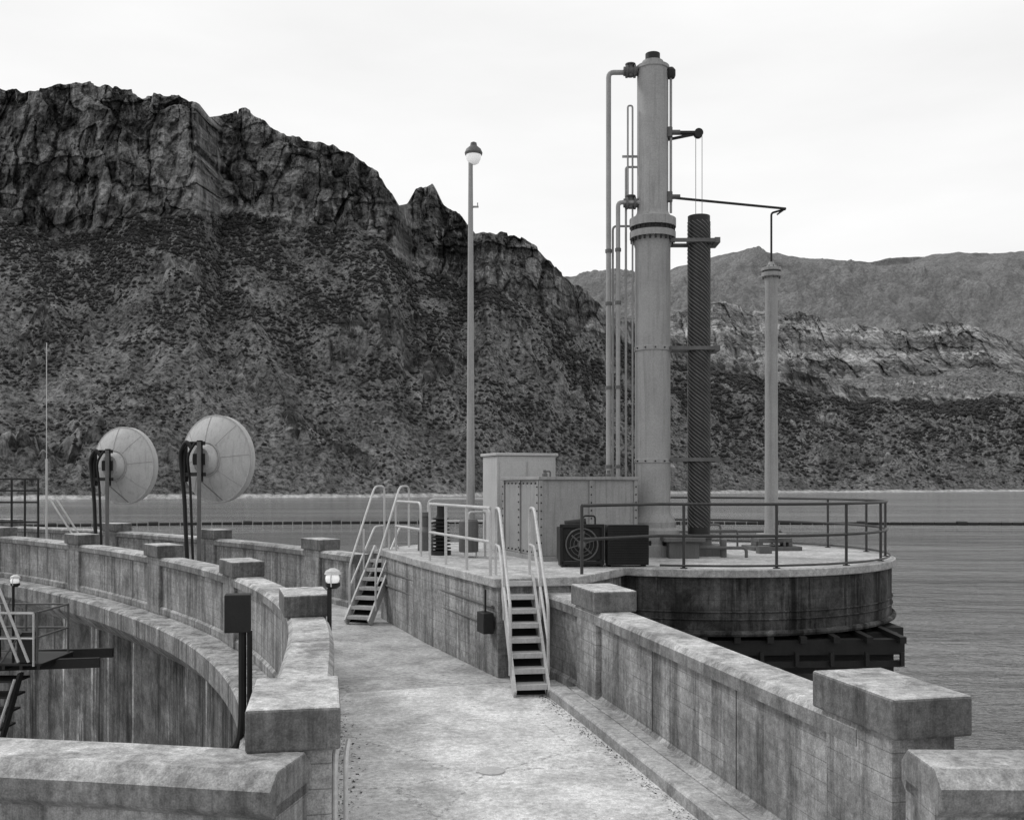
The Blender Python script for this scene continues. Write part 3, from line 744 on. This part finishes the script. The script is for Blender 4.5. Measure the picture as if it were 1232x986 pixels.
def rockmat(name,t0,t1,c0,c1,k=1.,strata=0.,haze=0.,shore=True,tonew=.45,tc=(.3,1.8)):
    m,nt,b=newmat(name);q=NB(nt);o=q.map((1/k,1/k,1/k))
    a=q.noise(o,.03,5,.7,.3);f=q.noise(o,.3,4,.8)
    tal=q.mix(q.ramp(a,.38,.64),t0,t1)
    tal=q.m('MULTIPLY',tal,q.ramp(f,.39,.61,tc[0],tc[1]))
    vc=q.map((.13/k,.13/k,.03/k));c1n=q.noise(vc,1,6,.75,.5)
    big=q.noise(o,.018,3,.6,.3);hs=q.noise(q.map((.012/k,.012/k,.16/k)),1,5,.65)
    tn=nt.nodes.new('ShaderNodeAttribute');tn.attribute_name='tone'
    cl=q.mix(q.ramp(q.m('ADD',q.m('MULTIPLY',c1n,1-tonew),q.m('MULTIPLY',tn.outputs['Fac'],tonew)),.39,.61),c0,c1)
    cl=q.m('MULTIPLY',cl,q.ramp(big,.35,.65,.65,1.5));cl=q.m('MULTIPLY',cl,q.ramp(hs,.38,.62,.65,1.35))
    cl=q.m('MULTIPLY',cl,q.ramp(f,.35,.65,.6,1.5))
    wm=q.noise(vc,.6,4,.65,1.2);cl=q.mix(q.m('MULTIPLY',q.ramp(wm,.56,.64),.6),cl,c1*1.7)
    if strata>0:
        sep=nt.nodes.new('ShaderNodeSeparateXYZ');q.L(q.tc.outputs['Object'],sep.inputs[0])
        ph=q.m('ADD',q.m('MULTIPLY',sep.outputs[2],.16/k),q.m('MULTIPLY',big,5.))
        sw=q.m('SINE',ph);cl=q.m('MULTIPLY',cl,q.ramp(sw,-.6,.8,1-strata,1+strata))
    at=nt.nodes.new('ShaderNodeAttribute');at.attribute_name='cliff'
    fac=q.ramp(q.m('ADD',at.outputs['Fac'],q.m('MULTIPLY',q.m('SUBTRACT',a,.5),.9)),.35,.6)
    val=q.mix(fac,tal,cl)
    if shore:
        sep=nt.nodes.new('ShaderNodeSeparateXYZ');q.L(q.tc.outputs['Object'],sep.inputs[0])
        zz=q.m('ADD',sep.outputs[2],q.m('MULTIPLY',a,5.))
        val=q.mix(q.ramp(zz,-2.2,-1.2),q.m('MULTIPLY',q.ramp(f,.35,.65,.5,1.3),.5),val)
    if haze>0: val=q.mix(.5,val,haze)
    q.grey(val,b.inputs['Base Color']);b.inputs['Roughness'].default_value=1;b.inputs['Specular IOR Level'].default_value=.1
    q.bump(f,b,1.,2.2*k);return m
M_mt=rockmat('desert_mountain_rock',.07,.145,.035,.21,1.,.15,0,True,.35,(.3,2.1))
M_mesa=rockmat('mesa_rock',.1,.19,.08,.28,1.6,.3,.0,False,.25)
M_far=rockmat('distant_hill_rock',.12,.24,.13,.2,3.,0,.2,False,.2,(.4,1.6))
def U(pts): return [(u-616,580-v) for u,v in pts]      # image pixel coordinates -> bearing / elevation, in pixels from view axis and horizon
B=np.linspace(-900,860,1560)
crest=U([(-300,60),(-150,110),(-60,85),(0,92),(45,99),(75,88),(115,87),(165,97),(215,102),(240,118),(252,134),(262,133),(295,128),(320,138),(345,155),(400,160),(430,176),(455,196),(470,220),(480,236),(490,232),(500,215),(520,213),(534,238),(556,252),(572,279),(600,276),(625,276),(650,294),(680,324),(705,340),(726,366),(745,380),(800,408),(880,434),(930,442),(1000,456),(1060,470),(1150,470),(1232,464),(1400,440),(1500,430)])
base=U([(-300,270),(0,257),(100,262),(250,262),(330,262),(400,272),(470,292),(540,322),(600,350),(690,392),(730,400),(800,418),(880,444),(1000,466),(1060,478),(1232,472),(1500,440)])
Bc=lambda P:np.interp(B,[p[0] for p in P],[p[1] for p in P])
startY=I(B,[(-900,430),(-616,500),(-116,590),(284,800),(616,960),(860,1050)])
cliffY=I(B,[(-900,760),(-616,800),(-380,790),(-350,850),(-140,830),(-120,900),(-60,905),(-30,860),(60,900),(120,980),(200,1150),(616,1300),(860,1350)])
co,n1=terrain('mountain',B,startY,cliffY,Bc(base),Bc(crest),-9,300,170,14,34,12,22,9,7,M_mt)
B2=np.linspace(20,900,760)
cr=U([(640,330),(690,326),(712,345),(735,362),(800,362),(830,350),(862,340),(880,345),(900,351),(960,356),(1010,371),(1050,376),(1100,379),(1120,370),(1140,366),(1165,373),(1200,386),(1232,396),(1400,400),(1500,380)])
bs=U([(640,410),(740,420),(860,430),(960,440),(1060,444),(1232,444),(1500,440)])
f2=lambda P:np.interp(B2,[p[0] for p in P],[p[1] for p in P])
terrain('mesa',B2,B2*0+1350.,B2*0+1850.,f2(bs),f2(cr),40,60,130,12,30,12,190,14,31,M_mesa,back=300,texs=1.4,relief=1.)
B3=np.linspace(0,950,560)
cr=U([(620,335),(700,330),(740,323),(790,330),(820,319),(860,311),(905,300),(930,307),(950,310),(1000,312),(1045,315),(1090,310),(1150,305),(1232,304),(1400,310),(1560,320)])
f3=lambda P:np.interp(B3,[p[0] for p in P],[p[1] for p in P])
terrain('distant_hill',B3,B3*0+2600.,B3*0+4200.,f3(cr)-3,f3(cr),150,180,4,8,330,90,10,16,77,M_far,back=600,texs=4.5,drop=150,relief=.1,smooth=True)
# shrubs on talus
M_shrub,nt,b=newmat('desert_shrub');q=NB(nt);q.grey(q.ramp(q.noise(q.map((1,1,1)),.2,3,.6),.3,.7,.012,.035),b.inputs['Base Color']);b.inputs['Roughness'].default_value=1
NSH=62000
ri=(n1-4)*np.sqrt(rng.random(NSH))*.97+3;ci=rng.random(NSH)*(co.shape[1]-2)
i0=ri.astype(int);j0=ci.astype(int)
P=co[i0,j0]+(co[i0+1,j0+1]-co[i0,j0])*rng.random((NSH,1))
cl=fbm(P[:,0]/30,P[:,1]/30,P[:,2]*0,3,91);keep=(rng.random(NSH)<ss(cl,.35,.6)*.8+.12)&(P[:,2]>-3);P=P[keep];n=len(P)
r=(.7+1.9*rng.random(n)**2.5)*(P[:,1]/720)
oc=np.array([(1,0,0),(0,1,0),(-1,0,0),(0,-1,0),(0,0,.9),(0,0,-.5)],float)
V=P[:,None,:]+oc[None]*r[:,None,None]*(.7+.6*rng.random((n,6,1)))+np.array([0,0,.2])
fc=np.array([(0,1,4),(1,2,4),(2,3,4),(3,0,4),(1,0,5),(2,1,5),(3,2,5),(0,3,5)])
F=(fc[None]+np.arange(n)[:,None,None]*6).reshape(-1,3)
me=bpy.data.meshes.new('shrubs');me.vertices.add(n*6);me.vertices.foreach_set('co',V.astype(np.float32).ravel())
me.loops.add(F.size);me.loops.foreach_set('vertex_index',F.astype(np.int32).ravel());me.polygons.add(len(F));me.polygons.foreach_set('loop_start',np.arange(0,F.size,3,dtype=np.int32))
me.update(calc_edges=True);me.materials.append(M_shrub);o=bpy.data.objects.new('desert_shrubs',me);sc.collection.objects.link(o)
# ------------------------------------------------------------------ water / ground
M_w,nt,b=newmat('lake_water');q=NB(nt)
# real rippled water: long wind swell carried far out, short chop close in
wv=q.m('ADD',q.m('MULTIPLY',q.noise(q.map((.4,1.,1)),.02,10,.57,.0),17.),q.m('MULTIPLY',q.noise(q.map((.55,1.,1)),.55,4,.7,.4),.75))
wind_streak=q.noise(q.map((.12,1.,1)),.035,5,.6)  # brightness of wind streaks on the surface, painted into the base colour
q.grey(q.ramp(wind_streak,.38,.62,.13,.21),b.inputs['Base Color']);b.inputs['Roughness'].default_value=.1;b.inputs['IOR'].default_value=1.33
q.bump(wv,b,1.,1.)
w=Part();far=[(6000,9000),(6000,-400),(9,-400),(9,-.5)]
pts=[(p.x,p.y) for p in Rfull[::-1]][:-12]
edge=[(-6000,9000),(-6000,500),(-300,300),(-60,60)]+pts+[(1.6,16),(2.4,12.5),(3.2,6.5),(4.2,0)]
w.add([(x,y,-6) for x,y in edge+far[::-1][1:]],[tuple(range(len(edge)+3))])
w.done('lake_water',M_w,None)
w=Part();w.add([(-9000,-9000,-46),(9000,-9000,-46),(9000,9000,-46),(-9000,9000,-46)],[(0,1,2,3)]);w.done('ground',M_mt,None)
g=empty('log_boom');w=Part()
def boom(a,b,n,sag):
    for i in range(n):
        t0,t1=i/n,(i+.9)/n
        f=lambda t:(a[0]+(b[0]-a[0])*t,a[1]+(b[1]-a[1])*t+sag*math.sin(math.pi*t),-5.8)
        w.cyl(f(t0),f(t1),.42 if i%9 else .62,n=8)
boom((-110,190),(10,212),60,8);boom((11,212),(190,206),80,-4)
w.done('floats',M_black,g)
# ------------------------------------------------------------------ world, sun, camera
el=math.radians(42);az=math.radians(-62)
W=bpy.data.worlds.new('World');sc.world=W;W.use_nodes=True;nt=W.node_tree;L=nt.links.new
bg=nt.nodes['Background'];sky=nt.nodes.new('ShaderNodeTexSky');sky.sky_type='NISHITA';sky.sun_disc=False
sky.sun_elevation=el;sky.sun_rotation=az;sky.dust_density=3
bw=nt.nodes.new('ShaderNodeRGBToBW');L(sky.outputs[0],bw.inputs[0])
tc=nt.nodes.new('ShaderNodeTexCoord');mp=nt.nodes.new('ShaderNodeMapping');mp.inputs['Scale'].default_value=(1,1,4);L(tc.outputs['Generated'],mp.inputs[0])
no=nt.nodes.new('ShaderNodeTexNoise');no.inputs['Scale'].default_value=2.2;no.inputs['Detail'].default_value=7;L(mp.outputs[0],no.inputs[0])
mr=nt.nodes.new('ShaderNodeMapRange');mr.inputs[1].default_value=.3;mr.inputs[2].default_value=.7;mr.inputs[3].default_value=9.1;mr.inputs[4].default_value=10.6;L(no.outputs['Fac'],mr.inputs[0])
mx=nt.nodes.new('ShaderNodeMix');mx.inputs[0].default_value=.95;L(bw.outputs[0],mx.inputs[2]);L(mr.outputs[0],mx.inputs[3])
cc=nt.nodes.new('ShaderNodeCombineColor')
for i in range(3):L(mx.outputs[0],cc.inputs[i])
L(cc.outputs[0],bg.inputs[0]);bg.inputs[1].default_value=.1
s=bpy.data.lights.new('sun','SUN');s.energy=1.5;s.angle=math.radians(10);s.color=(1,1,1)
so=bpy.data.objects.new('sun',s);sc.collection.objects.link(so)
d=Vector((math.sin(az)*math.cos(el),math.cos(az)*math.cos(el),math.sin(el)))
so.rotation_euler=(-d).to_track_quat('-Z','Y').to_euler()
cam=bpy.data.cameras.new('camera');cam.lens=1200/1232*36;cam.sensor_width=36;cam.shift_y=87/1232;cam.clip_end=20000;cam.clip_start=.1
cob=bpy.data.objects.new('camera',cam);sc.collection.objects.link(cob);cob.location=(0,0,EYE);cob.rotation_euler=(math.pi/2,0,0);sc.camera=cob
sc.view_settings.view_transform='Standard';sc.view_settings.look='None';sc.view_settings.exposure=0
